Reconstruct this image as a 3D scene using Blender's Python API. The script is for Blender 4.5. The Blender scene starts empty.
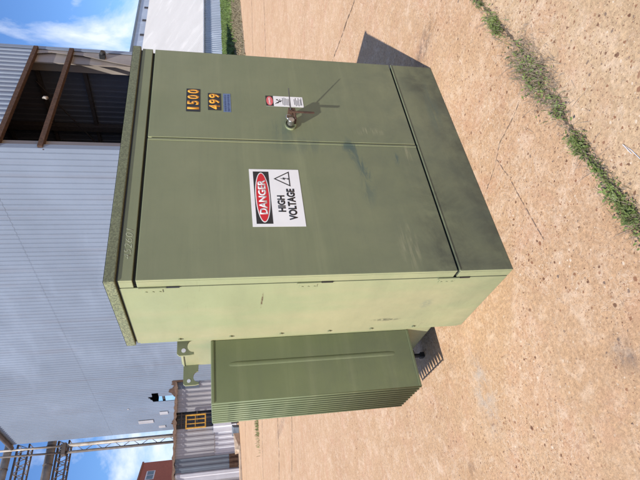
import bpy, math, random
from mathutils import Vector, Matrix
random.seed(7)
S = bpy.context.scene
COL = S.collection

# ------------------------------------------------------------------ camera
# the photograph was taken with the camera turned a quarter turn: world "up" points to the left of the frame
F_PX, PITCH, ROLL, YAW = 486.8662, 0.2168, -0.0145, 0.6001
CAM = Vector((-1.055, -1.815, 1.415))
fw = Vector((math.sin(YAW)*math.cos(PITCH), math.cos(YAW)*math.cos(PITCH), -math.sin(PITCH)))
rt = Vector((math.cos(YAW), -math.sin(YAW), 0)); up = rt.cross(fw)
r2 = math.cos(ROLL)*rt + math.sin(ROLL)*up
u2 = -math.sin(ROLL)*rt + math.cos(ROLL)*up
cd = bpy.data.cameras.new('camera'); cam = bpy.data.objects.new('camera', cd); COL.objects.link(cam)
X, Y, Z = -u2, r2, -fw
cam.matrix_world = Matrix(((X.x, Y.x, Z.x, CAM.x), (X.y, Y.y, Z.y, CAM.y), (X.z, Y.z, Z.z, CAM.z), (0, 0, 0, 1)))
cd.sensor_fit = 'HORIZONTAL'; cd.sensor_width = 36; cd.lens = 36*F_PX/640
cd.clip_start = 0.05; cd.clip_end = 6000
S.camera = cam

# ------------------------------------------------------------------ light, sky, exposure
SUN_TO = Vector((-0.7821, -0.3653, 1.0)).normalized()
S.view_settings.view_transform = 'Standard'; S.view_settings.look = 'None'
S.view_settings.gamma = 1; S.view_settings.use_curve_mapping = False
S.view_settings.exposure = 0.55
sl = bpy.data.lights.new('sun', 'SUN'); sl.energy = 4.2; sl.angle = math.radians(0.5); sl.color = (1.0, 0.96, 0.89)
so = bpy.data.objects.new('sun', sl); COL.objects.link(so)
so.rotation_euler = SUN_TO.to_track_quat('Z', 'Y').to_euler(); so.location = (0, 0, 30)
W = bpy.data.worlds.new('World'); S.world = W; W.use_nodes = True
nt = W.node_tree; nt.nodes.clear()
def wn(t, **k):
    n = nt.nodes.new(t)
    for a, b in k.items(): setattr(n, a, b)
    return n
sky = wn('ShaderNodeTexSky', sky_type='NISHITA', sun_disc=False)
sky.sun_elevation = math.asin(SUN_TO.z); sky.sun_rotation = math.atan2(SUN_TO.x, SUN_TO.y) % (2*math.pi)
sky.air_density = 1.0; sky.dust_density = 0.4; sky.ozone_density = 2.0
tc = wn('ShaderNodeTexCoord'); mp = wn('ShaderNodeMapping')
mp.inputs['Scale'].default_value = (2.6, 7.5, 3.0); mp.inputs['Rotation'].default_value = (0.5, 0.7, 0.4)
n1 = wn('ShaderNodeTexNoise'); n1.inputs['Scale'].default_value = 1.15; n1.inputs['Detail'].default_value = 9; n1.inputs['Roughness'].default_value = 0.58; n1.inputs['Distortion'].default_value = 0.55
cr = wn('ShaderNodeValToRGB'); cr.color_ramp.elements[0].position = 0.50; cr.color_ramp.elements[0].color = (0, 0, 0, 1)
cr.color_ramp.elements[1].position = 0.64; cr.color_ramp.elements[1].color = (0.85, 0.85, 0.85, 1)
mx = wn('ShaderNodeMixRGB'); mx.inputs[2].default_value = (8.2, 8.7, 9.6, 1)
tint = wn('ShaderNodeMixRGB', blend_type='MULTIPLY'); tint.inputs[0].default_value = 1; tint.inputs[2].default_value = (0.66, 0.92, 1.30, 1)
bg = wn('ShaderNodeBackground'); bg.inputs[1].default_value = 0.088; wo = wn('ShaderNodeOutputWorld')
L = nt.links.new
L(tc.outputs['Generated'], mp.inputs['Vector']); L(mp.outputs[0], n1.inputs['Vector']); L(n1.outputs[0], cr.inputs[0])
L(cr.outputs[0], mx.inputs[0]); L(sky.outputs[0], tint.inputs[1]); L(tint.outputs[0], mx.inputs[1]); L(mx.outputs[0], bg.inputs[0]); L(bg.outputs[0], wo.inputs[0])

# ------------------------------------------------------------------ materials
class NT:
    """small helper round a material's node tree"""
    def __init__(s, name, rough=0.6, metal=0.0, spec=0.5):
        s.m = bpy.data.materials.new(name); s.m.use_nodes = True; s.t = s.m.node_tree
        s.b = s.t.nodes['Principled BSDF']
        s.b.inputs['Roughness'].default_value = rough; s.b.inputs['Metallic'].default_value = metal
        s.b.inputs['Specular IOR Level'].default_value = spec
        s.c = s.t.nodes.new('ShaderNodeTexCoord').outputs['Object']
    def link(s, a, b): s.t.links.new(a, b)
    def map(s, sc=(1, 1, 1), loc=(0, 0, 0), rot=(0, 0, 0), src=None):
        n = s.t.nodes.new('ShaderNodeMapping'); n.inputs['Scale'].default_value = sc; n.inputs['Location'].default_value = loc; n.inputs['Rotation'].default_value = rot
        s.link(src or s.c, n.inputs[0]); return n.outputs[0]
    def noise(s, scale, detail=4, rough=0.55, dist=0.0, vec=None):
        n = s.t.nodes.new('ShaderNodeTexNoise')
        n.inputs['Scale'].default_value = scale; n.inputs['Detail'].default_value = detail
        n.inputs['Roughness'].default_value = rough; n.inputs['Distortion'].default_value = dist
        s.link(vec or s.c, n.inputs['Vector']); return n.outputs[0]
    def voro(s, scale, feature='F1', vec=None, rnd=1.0):
        n = s.t.nodes.new('ShaderNodeTexVoronoi'); n.feature = feature
        n.inputs['Scale'].default_value = scale; n.inputs['Randomness'].default_value = rnd
        s.link(vec or s.c, n.inputs['Vector']); return n
    def ramp(s, fac, *stops, interp='LINEAR'):
        n = s.t.nodes.new('ShaderNodeValToRGB'); n.color_ramp.interpolation = interp; e = n.color_ramp.elements
        while len(e) < len(stops): e.new(0.5)
        for i, (p, c) in enumerate(stops):
            e[i].position = p; e[i].color = (c, c, c, 1) if isinstance(c, (int, float)) else tuple(c)+(1,)
        s.link(fac, n.inputs[0]); return n.outputs[0]
    def mix(s, fac, a, b, mode='MIX'):
        n = s.t.nodes.new('ShaderNodeMixRGB'); n.blend_type = mode
        for i, v in ((0, fac), (1, a), (2, b)):
            if isinstance(v, (int, float)): n.inputs[i].default_value = v if i == 0 else (v, v, v, 1)
            elif isinstance(v, tuple): n.inputs[i].default_value = v+(1,)
            else: s.link(v, n.inputs[i])
        return n.outputs[0]
    def math(s, op, a, b=0.0, c=None):
        n = s.t.nodes.new('ShaderNodeMath'); n.operation = op
        for i, v in enumerate((a, b) + ((c,) if c is not None else ())):
            if isinstance(v, (int, float)): n.inputs[i].default_value = v
            else: s.link(v, n.inputs[i])
        return n.outputs[0]
    def xyz(s, vec=None):
        n = s.t.nodes.new('ShaderNodeSeparateXYZ'); s.link(vec or s.c, n.inputs[0]); return n.outputs
    def ball(s, loc, rad, rot=(0, 0, 0)):
        """soft ellipsoid mask: 1 inside, 0 outside, centre loc, radii rad"""
        n = s.t.nodes.new('ShaderNodeMapping'); n.vector_type = 'TEXTURE'
        n.inputs['Location'].default_value = loc; n.inputs['Scale'].default_value = rad; n.inputs['Rotation'].default_value = rot
        s.link(s.c, n.inputs[0])
        v = s.t.nodes.new('ShaderNodeVectorMath'); v.operation = 'LENGTH'; s.link(n.outputs[0], v.inputs[0])
        return s.ramp(v.outputs['Value'], (0.35, 1.0), (1.0, 0.0))
    def col(s, v):
        if isinstance(v, tuple): s.b.inputs['Base Color'].default_value = v+(1,)
        else: s.link(v, s.b.inputs['Base Color'])
    def bump(s, h, strength=0.3, dist=0.01):
        n = s.t.nodes.new('ShaderNodeBump'); n.inputs['Strength'].default_value = strength; n.inputs['Distance'].default_value = dist
        s.link(h, n.inputs['Height']); s.link(n.outputs[0], s.b.inputs['Normal'])

def plain(name, c, rough=0.6, metal=0.0, var=0.25, scale=8.0):
    k = NT(name, rough, metal)
    n = k.noise(scale, 5)
    k.col(k.mix(k.ramp(n, (0.3, 0), (0.7, 1)), tuple(x*(1-var) for x in c), tuple(min(1, x*(1+var)) for x in c)))
    return k.m

def mat_paint(name, cap=False, chalk=True, A=(0.158, 0.180, 0.100), B_=(0.195, 0.210, 0.120)):  # chalk: lighter -x faces, sunlit brightness painted in along with the wear
    k = NT(name, 0.5, 0.0, 0.35)
    big = k.noise(1.7, 5, 0.6)
    c = k.mix(k.ramp(big, (0.32, 0), (0.68, 1)), A, B_)
    # chalky horizontal fading bands and vertical run marks
    band = k.noise(1.0, 4, 0.6, 0, k.map((0.7, 0.7, 9.0)))
    c = k.mix(k.math('MULTIPLY', k.ramp(band, (0.52, 0), (0.72, 1)), 0.35), c, (0.27, 0.285, 0.16))
    run = k.noise(1.0, 5, 0.6, 0, k.map((26, 26, 1.2)))
    c = k.mix(k.math('MULTIPLY', k.ramp(run, (0.55, 0), (0.8, 1)), 0.22), c, (0.15, 0.165, 0.11))
    brush = k.noise(1.0, 6, 0.7, 0.15, k.map((1.1, 1.1, 24), rot=(0, 0.02, 0)))
    c = k.mix(k.math('MULTIPLY', k.ramp(brush, (0.50, 0), (0.72, 1)), 0.26), c, (0.125, 0.14, 0.092))
    # chalky mottling plus painted sunlight: -x faces get a paler, brighter colour
    lit_side = 0.0
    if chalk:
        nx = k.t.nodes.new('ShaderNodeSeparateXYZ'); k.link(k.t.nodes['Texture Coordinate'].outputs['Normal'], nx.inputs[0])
        lit_side = k.ramp(k.math('MULTIPLY', nx.outputs[0], -1.0), (0.45, 0), (0.85, 1))
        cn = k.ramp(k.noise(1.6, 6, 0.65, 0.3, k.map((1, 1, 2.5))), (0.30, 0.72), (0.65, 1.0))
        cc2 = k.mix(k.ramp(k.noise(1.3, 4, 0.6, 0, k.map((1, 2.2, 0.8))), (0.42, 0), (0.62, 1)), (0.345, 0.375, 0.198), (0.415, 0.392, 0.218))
        c = k.mix(k.math('MULTIPLY', lit_side, cn), c, cc2)
    # mottled darkening, stronger toward the foot and weaker on -x faces
    z = k.xyz()[2]
    low = k.ramp(z, (0.0, 1.0), (0.5, 0.55), (1.0, 0.15))
    gr = k.noise(5.0, 8, 0.65, 0.4)
    low = k.math('MULTIPLY', low, k.math('SUBTRACT', 1.0, k.math('MULTIPLY', lit_side, 0.65)))
    c = k.mix(k.math('MULTIPLY', low, k.ramp(gr, (0.28, 0.25), (0.66, 0.9))), c, (0.095, 0.108, 0.075))
    # black road film splashed on the lowest edge and along the sill seam
    film = k.math('MULTIPLY', k.ramp(z, (0.0, 0.95), (0.08, 0.6), (0.24, 0.0)), k.ramp(k.noise(7, 7, 0.7, 0.3), (0.35, 0.2), (0.62, 1)))
    film2 = k.math('MULTIPLY', k.ball((0.1, 0.0, 0.28), (0.75, 0.08, 0.22)), k.ramp(k.noise(4, 8, 0.7, 0.4), (0.36, 0), (0.62, 0.85)))
    film3 = k.math('MULTIPLY', k.ball((1.45, 0.0, 0.10), (0.5, 0.08, 0.16)), k.ramp(k.noise(5, 8, 0.7, 0.6), (0.36, 0.1), (0.58, 0.85)))
    c = k.mix(k.math('MULTIPLY', k.math('MAXIMUM', film, k.math('MAXIMUM', film2, film3)), k.math('SUBTRACT', 1.0, k.math('MULTIPLY', lit_side, 0.8))), c, (0.060, 0.068, 0.050))
    sp = k.noise(160, 3, 0.6)
    c = k.mix(k.ramp(sp, (0.62, 0), (0.80, 0.35)), c, (0.12, 0.13, 0.08))
    # fine dark scratches
    sc = k.noise(3.0, 2, 0.5, 0, k.map((1, 1, 14), rot=(0.2, 0.5, 0.1)))
    hair = k.ramp(k.math('ABSOLUTE', k.math('SUBTRACT', sc, 0.5)), (0.0, 0.5), (0.004, 0.0))
    msk = k.ramp(k.noise(2.3, 3), (0.56, 0), (0.64, 1))
    c = k.mix(k.math('MULTIPLY', hair, msk), c, (0.09, 0.10, 0.06))
    # chalky faded oval high on the door edge side
    # blue-green smears on the large door
    s1 = k.noise(7.0, 8, 0.72, 1.2, k.map((0.5, 1, 2.6), rot=(0, 0.35, 0)))
    for loc, rad, rot, st in (((0.70, 0, 0.655), (0.20, 0.05, 0.040), (0, -0.25, 0), 0.75), ((0.52, 0, 0.63), (0.17, 0.05, 0.05), (0, 0.1, 0), 0.45),
                              ((0.80, 0, 0.68), (0.05, 0.05, 0.09), (0, 0, 0), 0.7), ((0.71, 0, 0.43), (0.06, 0.05, 0.025), (0, 0, 0), 0.8), ((0.92, 0, 1.04), (0.10, 0.05, 0.10), (0, 0, 0), 0.35),
                              ((1.15, 0, 0.10), (0.30, 0.05, 0.05), (0, 0.1, 0), 0.4), ((0.8, 0, 0.95), (0.08, 0.05, 0.22), (0, 0, 0), 0.3)):
        m = k.math('MULTIPLY', k.ball(loc, rad, rot), k.ramp(s1, (0.44, 0), (0.54, st)))
        c = k.mix(m, c, (0.060, 0.095, 0.085))
    # pale rubbed streaks
    s2 = k.noise(9.0, 5, 0.6, 0.3, k.map((0.6, 0.6, 6)))
    for loc, rad in (((0.15, 0, 0.50), (0.16, 0.05, 0.06)), ((0.75, 0, 0.36), (0.10, 0.05, 0.03)), ((0.92, 0, 0.55), (0.04, 0.05, 0.12))):
        m = k.math('MULTIPLY', k.ball(loc, rad), k.ramp(s2, (0.48, 0), (0.62, 0.28)))
        c = k.mix(m, c, (0.46, 0.42, 0.26))
    # a rusty chip and dark scrapes on the sunny side
    s3 = k.noise(60.0, 4, 0.6)
    for loc, rad, cc, st in (((0, 0.22, 1.195), (0.05, 0.085, 0.006), (0.10, 0.055, 0.03), 1.0), ((0, 0.50, 0.50), (0.05, 0.020, 0.10), (0.07, 0.075, 0.05), 0.7),
                         ((0, 0.33, 0.33), (0.05, 0.06, 0.04), (0.22, 0.24, 0.16), 0.7)):
        m = k.math('MULTIPLY', k.ball(loc, rad), k.ramp(s3, (0.40, 0), (0.52, st)))
        c = k.mix(m, c, cc)
    if cap:
        li = k.noise(150, 5, 0.75)
        c = k.mix(k.ramp(li, (0.42, 0.1), (0.56, 0.8)), c, (0.080, 0.086, 0.052))
        li2 = k.noise(110, 4, 0.7)
        c = k.mix(k.ramp(li2, (0.58, 0), (0.68, 0.3)), c, (0.32, 0.32, 0.20))
    k.col(c)
    k.link(k.ramp(gr, (0.3, 0.42), (0.7, 0.62)), k.b.inputs['Roughness'])
    k.bump(k.math('ADD', k.math('MULTIPLY', k.noise(2.0, 2), 1.0), k.math('MULTIPLY', k.noise(220, 3), 0.02)), 0.25, 0.012)
    return k.m

def mat_ground():
    k = NT('concrete_ground', 0.88, 0, 0.25)
    v = k.xyz()
    # the slab on the camera's side of the weedy joint is paler and more pebbly
    edge = k.math('ADD', v[1], k.math('MULTIPLY', v[0], -0.075))
    near = k.ramp(k.math('ADD', edge, 1.68), (0.965, 1), (1.0, 0))
    big = k.noise(0.22, 5, 0.6); mid = k.noise(1.3, 8, 0.68, 0.3); fine = k.noise(55, 8, 0.75)
    a = k.mix(k.ramp(mid, (0.28, 0), (0.72, 1)), (0.430, 0.262, 0.142), (0.555, 0.366, 0.222))
    a = k.mix(k.math('MULTIPLY', k.ramp(big, (0.42, 0), (0.62, 1)), 0.45), a, (0.45, 0.27, 0.155))
    b = k.mix(k.ramp(mid, (0.3, 0), (0.7, 1)), (0.440, 0.292, 0.166), (0.555, 0.385, 0.238))
    c = k.mix(near, a, b)
    c = k.mix(0.5, c, k.ramp(fine, (0.28, 0.12), (0.5, 0.50), (0.72, 0.90)), 'OVERLAY')
    # pinkish blush and pale scuffs
    c = k.mix(k.math('MULTIPLY', k.ramp(k.noise(3.1, 6, 0.7, 0.5), (0.5, 0), (0.72, 1)), 0.5), c, (0.52, 0.28, 0.18))
    scuff = k.noise(5.5, 7, 0.72, 2.2)
    hl = k.ramp(k.math('ABSOLUTE', k.math('SUBTRACT', scuff, 0.53)), (0.0, 0.65), (0.018, 0.0))
    c = k.mix(k.math('MULTIPLY', hl, k.ramp(k.noise(1.6, 4), (0.42, 0), (0.56, 1))), c, (0.68, 0.53, 0.40))
    # worn pale blotches and darker damp-stained grain
    c = k.mix(k.ramp(k.noise(9.0, 9, 0.78, 0.6), (0.50, 0), (0.68, 0.70)), c, (0.68, 0.51, 0.37))
    c = k.mix(k.ramp(k.noise(16.0, 9, 0.80, 0.4, k.map((1, 1, 1), (3, 1, 0))), (0.54, 0), (0.72, 0.50)), c, (0.29, 0.165, 0.10))
    # exposed aggregate in two sizes
    wv = k.t.nodes.new('ShaderNodeVectorMath'); wv.operation = 'MULTIPLY_ADD'
    wt = k.t.nodes.new('ShaderNodeTexNoise'); wt.inputs['Scale'].default_value = 90; wt.inputs['Detail'].default_value = 3; k.link(k.c, wt.inputs['Vector'])
    k.link(wt.outputs['Color'], wv.inputs[0]); wv.inputs[1].default_value = (0.012, 0.012, 0.0); k.link(k.c, wv.inputs[2])
    for sc, keep, size, dark in ((170, 0.50, 0.30, 0.8), (92, 0.64, 0.28, 0.9), (50, 0.82, 0.28, 0.95), (29, 0.965, 0.22, 0.95)):
        vo = k.voro(sc, vec=wv.outputs[0]); cs = k.t.nodes.new('ShaderNodeSeparateColor'); k.link(vo.outputs['Color'], cs.inputs[0])
        pres = k.math('GREATER_THAN', k.math('ADD', cs.outputs[0], k.math('MULTIPLY', near, 0.14)), keep)
        dens = k.math('MAXIMUM', k.ramp(k.noise(1.1, 4, 0.6), (0.38, 0.2), (0.58, 1.0)), k.ramp(k.math('ADD', edge, 1.2), (0.95, 0.9), (1.25, 0.0)))
        blob = k.ramp(k.math('DIVIDE', vo.outputs['Distance'], k.math('ADD', k.math('MULTIPLY', cs.outputs[2], size), 0.10)), (0.75, 1), (1.0, 0))
        pc = k.ramp(cs.outputs[1], (0.0, (0.15, 0.070, 0.040)), (0.28, (0.25, 0.115, 0.062)), (0.52, (0.33, 0.18, 0.105)), (0.75, (0.66, 0.53, 0.40)), (0.88, (0.19, 0.13, 0.10)), interp='CONSTANT')
        c = k.mix(k.math('MULTIPLY', k.math('MULTIPLY', k.math('MULTIPLY', pres, blob), dark), dens), c, pc)
    # old dark spills
    st = k.noise(0.8, 8, 0.75, 0.6)
    c = k.mix(k.ramp(st, (0.66, 0), (0.74, 0.45)), c, (0.17, 0.115, 0.08))
    for loc, rad, cc, s_ in (((1.76, -0.02, 0), (0.10, 0.22, 0.1), (0.10, 0.075, 0.06), 0.8), ((-0.72, 1.0, 0), (0.06, 0.06, 0.1), (0.16, 0.09, 0.055), 0.7), ((-0.17, 0.90, 0), (0.04, 0.04, 0.1), (0.16, 0.09, 0.055), 0.8),
                             ((-0.40, 0.62, 0), (0.3, 0.12, 0.1), (0.42, 0.38, 0.34), 0.6), ((-0.58, -0.38, 0), (0.10, 0.07, 0.1), (0.13, 0.10, 0.09), 0.7),
                             ((1.6, 9.4, 0), (0.18, 1.5, 0.1), (0.17, 0.11, 0.09), 0.6)):
        c = k.mix(k.math('MULTIPLY', k.ball(loc, rad), k.ramp(k.noise(14, 6, 0.7), (0.40, 0), (0.62, s_))), c, cc)
    k.col(c)
    k.bump(k.math('ADD', k.noise(60, 6, 0.78), k.math('MULTIPLY', k.noise(9, 5), 1.2)), 0.8, 0.008)
    return k.m

def mat_siding(name, c, dirt=(0.16, 0.10, 0.07), rough=0.42, metal=0.0, var=0.12, streak=0.25):
    k = NT(name, rough, metal)
    n = k.noise(0.25, 5, 0.6)
    a = k.mix(k.ramp(n, (0.3, 0), (0.7, 1)), tuple(x*(1-var) for x in c), tuple(x*(1+var) for x in c))
    st = k.noise(1.0, 6, 0.65, 0, k.map((2.2, 2.2, 0.12)))
    a = k.mix(k.math('MULTIPLY', k.ramp(st, (0.52, 0), (0.78, 1)), streak), a, dirt)
    pl = k.noise(1.0, 4, 0.6, 0.2, k.map((0.5, 0.13, 0.5)))
    a = k.mix(k.math('MULTIPLY', k.ramp(pl, (0.55, 0), (0.72, 1)), 0.30), a, tuple(min(0.8, x*1.6) for x in c))
    k.col(a); k.bump(k.noise(3.0, 3), 0.12, 0.03)
    return k.m

def mat_rust(name, a=(0.13, 0.055, 0.030), b=(0.27, 0.12, 0.060)):
    k = NT(name, 0.85, 0.0, 0.2)
    k.col(k.mix(k.ramp(k.noise(9, 6, 0.7), (0.35, 0), (0.65, 1)), a, b)); k.bump(k.noise(30, 5), 0.4, 0.01)
    return k.m

def mat_brick():
    k = NT('red_brick', 0.85)
    t = k.t.nodes.new('ShaderNodeTexBrick'); k.link(k.map((1, 1, 1), rot=(math.pi/2, 0, 0)), t.inputs[0])
    t.inputs['Scale'].default_value = 2.2; t.inputs['Color1'].default_value = (0.42, 0.125, 0.075, 1); t.inputs['Color2'].default_value = (0.35, 0.100, 0.062, 1); t.inputs['Mortar'].default_value = (0.33, 0.16, 0.12, 1)
    k.col(k.mix(k.math('MULTIPLY', k.noise(0.7, 5), 0.5), t.outputs[0], (0.20, 0.06, 0.04)))
    return k.m

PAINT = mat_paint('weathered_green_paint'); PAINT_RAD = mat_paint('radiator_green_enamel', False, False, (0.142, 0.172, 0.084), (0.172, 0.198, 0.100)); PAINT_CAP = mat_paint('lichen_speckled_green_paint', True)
GAP = plain('shadowed_seam_dark_green', (0.020, 0.023, 0.016), 0.8)
BLACK = plain('black_plastic', (0.015, 0.015, 0.016), 0.5, scale=30)
WHITE = plain('white_sign_plastic', (0.72, 0.72, 0.71), 0.35, var=0.03)
RED = plain('red_ink', (0.52, 0.012, 0.022), 0.4, var=0.06)
FADED_RED = plain('faded_red_ink', (0.62, 0.11, 0.12), 0.4, var=0.06)
INK = plain('black_ink', (0.014, 0.014, 0.016), 0.4)
GREYINK = plain('grey_ink', (0.11, 0.11, 0.12), 0.5)
AMBER = plain('amber_reflective_film', (0.80, 0.36, 0.035), 0.35, var=0.10, scale=14)
BLUE = plain('faded_blue_film', (0.105, 0.155, 0.27), 0.4, var=0.15, scale=60)
NAVY = plain('navy_ink', (0.025, 0.045, 0.12), 0.5)
CHALK = plain('chalk_mark', (0.31, 0.33, 0.235), 0.9)
STEEL = plain('dull_steel', (0.36, 0.35, 0.33), 0.35, 0.85, scale=60)
RUST = mat_rust('rusty_steel', (0.048, 0.030, 0.023), (0.105, 0.060, 0.041)); RUSTL = mat_rust('light_rust', (0.19, 0.12, 0.085), (0.30, 0.21, 0.155))
GROUND = mat_ground()
SID_B = mat_siding('blue_grey_corrugated_sheet', (0.190, 0.225, 0.285))
BEIGE = mat_siding('dirty_beige_steel', (0.24, 0.21, 0.185), var=0.25, streak=0.5)
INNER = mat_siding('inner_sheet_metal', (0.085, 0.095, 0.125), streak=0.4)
DARKST = plain('dark_painted_steel', (0.045, 0.040, 0.042), 0.7)
SHED1 = mat_siding('weathered_grey_brown_sheet', (0.365, 0.36, 0.375), var=0.18, streak=0.5)
SHED2 = mat_siding('bright_galvanised_sheet', (0.56, 0.57, 0.62), var=0.15, streak=0.3)
SHED3 = mat_siding('dark_blue_grey_sheet', (0.13, 0.155, 0.19), var=0.2, streak=0.3)
WHROOF = mat_siding('chalk_white_roof_sheet', (0.47, 0.445, 0.42), (0.38, 0.32, 0.27), 0.6, 0, 0.05, 0.3)
WHWALL = mat_siding('light_blue_grey_wall_sheet', (0.42, 0.46, 0.54))
YELLOW = plain('yellow_painted_steel', (0.62, 0.33, 0.05), 0.5)
PIPE = plain('weathered_pipe_steel', (0.33, 0.29, 0.25), 0.55, 0.2, 0.35, 1.5)
PIPED = plain('dark_weathered_steel', (0.12, 0.10, 0.09), 0.7, 0.1, 0.3, 2.0)
BRICK = mat_brick()
GLASS = plain('dark_window_glass', (0.03, 0.04, 0.06), 0.1)
DIRT = plain('joint_dirt', (0.105, 0.072, 0.050), 0.95, var=0.5, scale=30)
SOIL = plain('dry_soil', (0.20, 0.145, 0.095), 0.95, var=0.4, scale=6)
LEAF = plain('weed_leaf', (0.115, 0.150, 0.036), 0.6, var=0.45, scale=18)
LEAF2 = plain('field_grass', (0.100, 0.150, 0.036), 0.7, var=0.5, scale=1.2)
STRAW = plain('dead_straw', (0.20, 0.165, 0.10), 0.8, var=0.35, scale=25)
STRAWG = plain('grey_dead_stems', (0.25, 0.195, 0.145), 0.8, var=0.35, scale=25)
CONC = plain('broken_concrete', (0.46, 0.36, 0.27), 0.9, scale=6)

# ------------------------------------------------------------------ mesh helpers
class MB:
    def __init__(s): s.v = []; s.f = []
    def add(s, vs, fs):
        o = len(s.v); s.v += [tuple(p) for p in vs]; s.f += [tuple(i+o for i in f) for f in fs]; return s
    def box(s, x0, x1, y0, y1, z0, z1):
        return s.add([(x0,y0,z0),(x1,y0,z0),(x1,y1,z0),(x0,y1,z0),(x0,y0,z1),(x1,y0,z1),(x1,y1,z1),(x0,y1,z1)],
                     [(0,3,2,1),(4,5,6,7),(0,1,5,4),(1,2,6,5),(2,3,7,6),(3,0,4,7)])
    def bar(s, a, b, w, h=None, ref=(0, 0, 1)):
        """rectangular bar from a to b"""
        h = h or w; a, b = Vector(a), Vector(b); d = (b-a).normalized(); r = Vector(ref)
        if abs(d.dot(r)) > 0.97: r = Vector((1, 0, 0))
        x = d.cross(r).normalized(); y = x.cross(d).normalized()
        vs = [p + x*(sx*w/2) + y*(sy*h/2) for p in (a, b) for sx, sy in ((-1,-1),(1,-1),(1,1),(-1,1))]
        return s.add(vs, [(0,1,2,3),(7,6,5,4),(0,4,5,1),(1,5,6,2),(2,6,7,3),(3,7,4,0)])
    def tube(s, pts, r, n=10, r1=None):
        pts = [Vector(p) for p in pts]; o = len(s.v); m = len(pts)
        for i, p in enumerate(pts):
            d = (pts[min(i+1, m-1)] - pts[max(i-1, 0)]).normalized()
            ref = Vector((0, 0, 1)) if abs(d.z) < 0.9 else Vector((1, 0, 0))
            x = d.cross(ref).normalized(); y = d.cross(x).normalized()
            rr = r if r1 is None else r + (r1-r)*i/(m-1)
            for j in range(n):
                a = 2*math.pi*j/n; s.v.append(tuple(p + x*(rr*math.cos(a)) + y*(rr*math.sin(a))))
        for i in range(m-1):
            for j in range(n):
                a = o+i*n+j; b = o+i*n+(j+1) % n
                s.f.append((a, b, b+n, a+n))
        s.f.append(tuple(o+j for j in range(n))[::-1]); s.f.append(tuple(o+(m-1)*n+j for j in range(n)))
        return s
    def prism(s, poly, axis, a, b):
        """polygon (2-D) extruded along axis from a to b"""
        def P(q, t):
            return {'y': (q[0], t, q[1]), 'x': (t, q[0], q[1]), 'z': (q[0], q[1], t)}[axis]
        n = len(poly); vs = [P(q, a) for q in poly] + [P(q, b) for q in poly]
        return s.add(vs, [tuple(range(n))[::-1], tuple(range(n, 2*n))] + [(i, (i+1) % n, n+(i+1) % n, n+i) for i in range(n)])
    def build(s, name, mat, parent=None, bevel=0, smooth=False, solid=0, mats=None, seg=2):
        me = bpy.data.meshes.new(name); me.from_pydata(s.v, [], s.f); me.update()
        me.materials.append(mat)
        ob = bpy.data.objects.new(name, me); COL.objects.link(ob)
        if parent: ob.parent = parent
        if smooth:
            for p in me.polygons: p.use_smooth = True
        if solid:
            md = ob.modifiers.new('solid', 'SOLIDIFY'); md.thickness = solid
        if bevel:
            md = ob.modifiers.new('bevel', 'BEVEL'); md.width = bevel; md.segments = seg; md.limit_method = 'ANGLE'; md.angle_limit = math.radians(40)
        return ob

def tag(o, label=None, cat=None, group=None, kind=None):
    if label: o['label'] = label
    if cat: o['category'] = cat
    if group: o['group'] = group
    if kind: o['kind'] = kind
    return o
def empty(name, loc, rz=0.0):
    o = bpy.data.objects.new(name, None); COL.objects.link(o); o.location = loc; o.rotation_euler = (0, 0, rz); o.empty_display_size = 0.2
    return o

def corr(mb, p0, d, length, z0, z1, nrm, pitch=0.3, depth=0.03, skip=None, top=None):
    """ribbed metal sheet standing on the line p0 + t*d; skip(t0, t1) gives a list of (za, zb) cut out; top(t) overrides z1"""
    d = Vector(d); nrm = Vector(nrm); p0 = Vector(p0); prof = ((0, 0), (0.55, 0), (0.61, 1), (0.94, 1))
    ts = []
    for i in range(int(length/pitch)+1):
        for a, h in prof:
            t = (i+a)*pitch
            if t < length: ts.append((t, h))
    ts.append((length, 0))
    for (ta, ha), (tb, hb) in zip(ts, ts[1:]):
        pa = p0 + d*ta + nrm*(ha*depth); pb = p0 + d*tb + nrm*(hb*depth)
        ka = top(ta) if top else z1; kb = top(tb) if top else z1
        spans = [(z0, None)]
        for (a, b) in (skip(ta, tb) if skip else []):
            spans = [(spans[0][0], a), (b, None)] if spans[0][1] is None else spans
        for (a, b) in spans:
            za, zb = (ka, kb) if b is None else (b, b)
            mb.add([(pa.x, pa.y, a), (pb.x, pb.y, a), (pb.x, pb.y, zb), (pa.x, pa.y, za)], [(0, 1, 2, 3)])
    return mb

# ------------------------------------------------------------------ ground
g = MB(); g.add([(-900, -400, 0), (1600, -400, 0), (1600, 2600, 0), (-900, 2600, 0)], [(0, 1, 2, 3)])
tag(g.build('ground', GROUND), kind='structure')

def crack(name, pts, w, mat=DIRT, jit=0.5, z=0.004, step=0.03):
    """thin irregular strip a few millimetres above the slab"""
    m = MB(); P = [Vector((x, y, 0)) for x, y in pts]; line = []
    for a, b in zip(P, P[1:]):
        n = max(2, int((b-a).length/step))
        for i in range(n): line.append(a + (b-a)*(i/n))
    line.append(P[-1]); pr = None; vs = []; wob = 0
    for i, p in enumerate(line):
        d = (line[min(i+1, len(line)-1)] - line[max(i-1, 0)]).normalized(); n = Vector((-d.y, d.x, 0))
        wob = wob*0.8 + random.uniform(-1, 1)*w*jit*0.6
        ww = w*random.uniform(1-jit, 1+jit)*0.5
        vs += [p + n*(wob+ww) + Vector((0, 0, z)), p + n*(wob-ww) + Vector((0, 0, z))]
    m.add(vs, [(2*i, 2*i+1, 2*i+3, 2*i+2) for i in range(len(line)-1)])
    return tag(m.build(name, mat), kind='structure')
crack('weedy_joint', [(2.4, -0.50), (1.374, -0.58), (0.826, -0.648), (0.35, -0.665), (0.137, -0.667), (-0.25, -0.697), (-1.0, -0.75)], 0.011, DIRT, 0.9, step=0.014)
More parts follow.
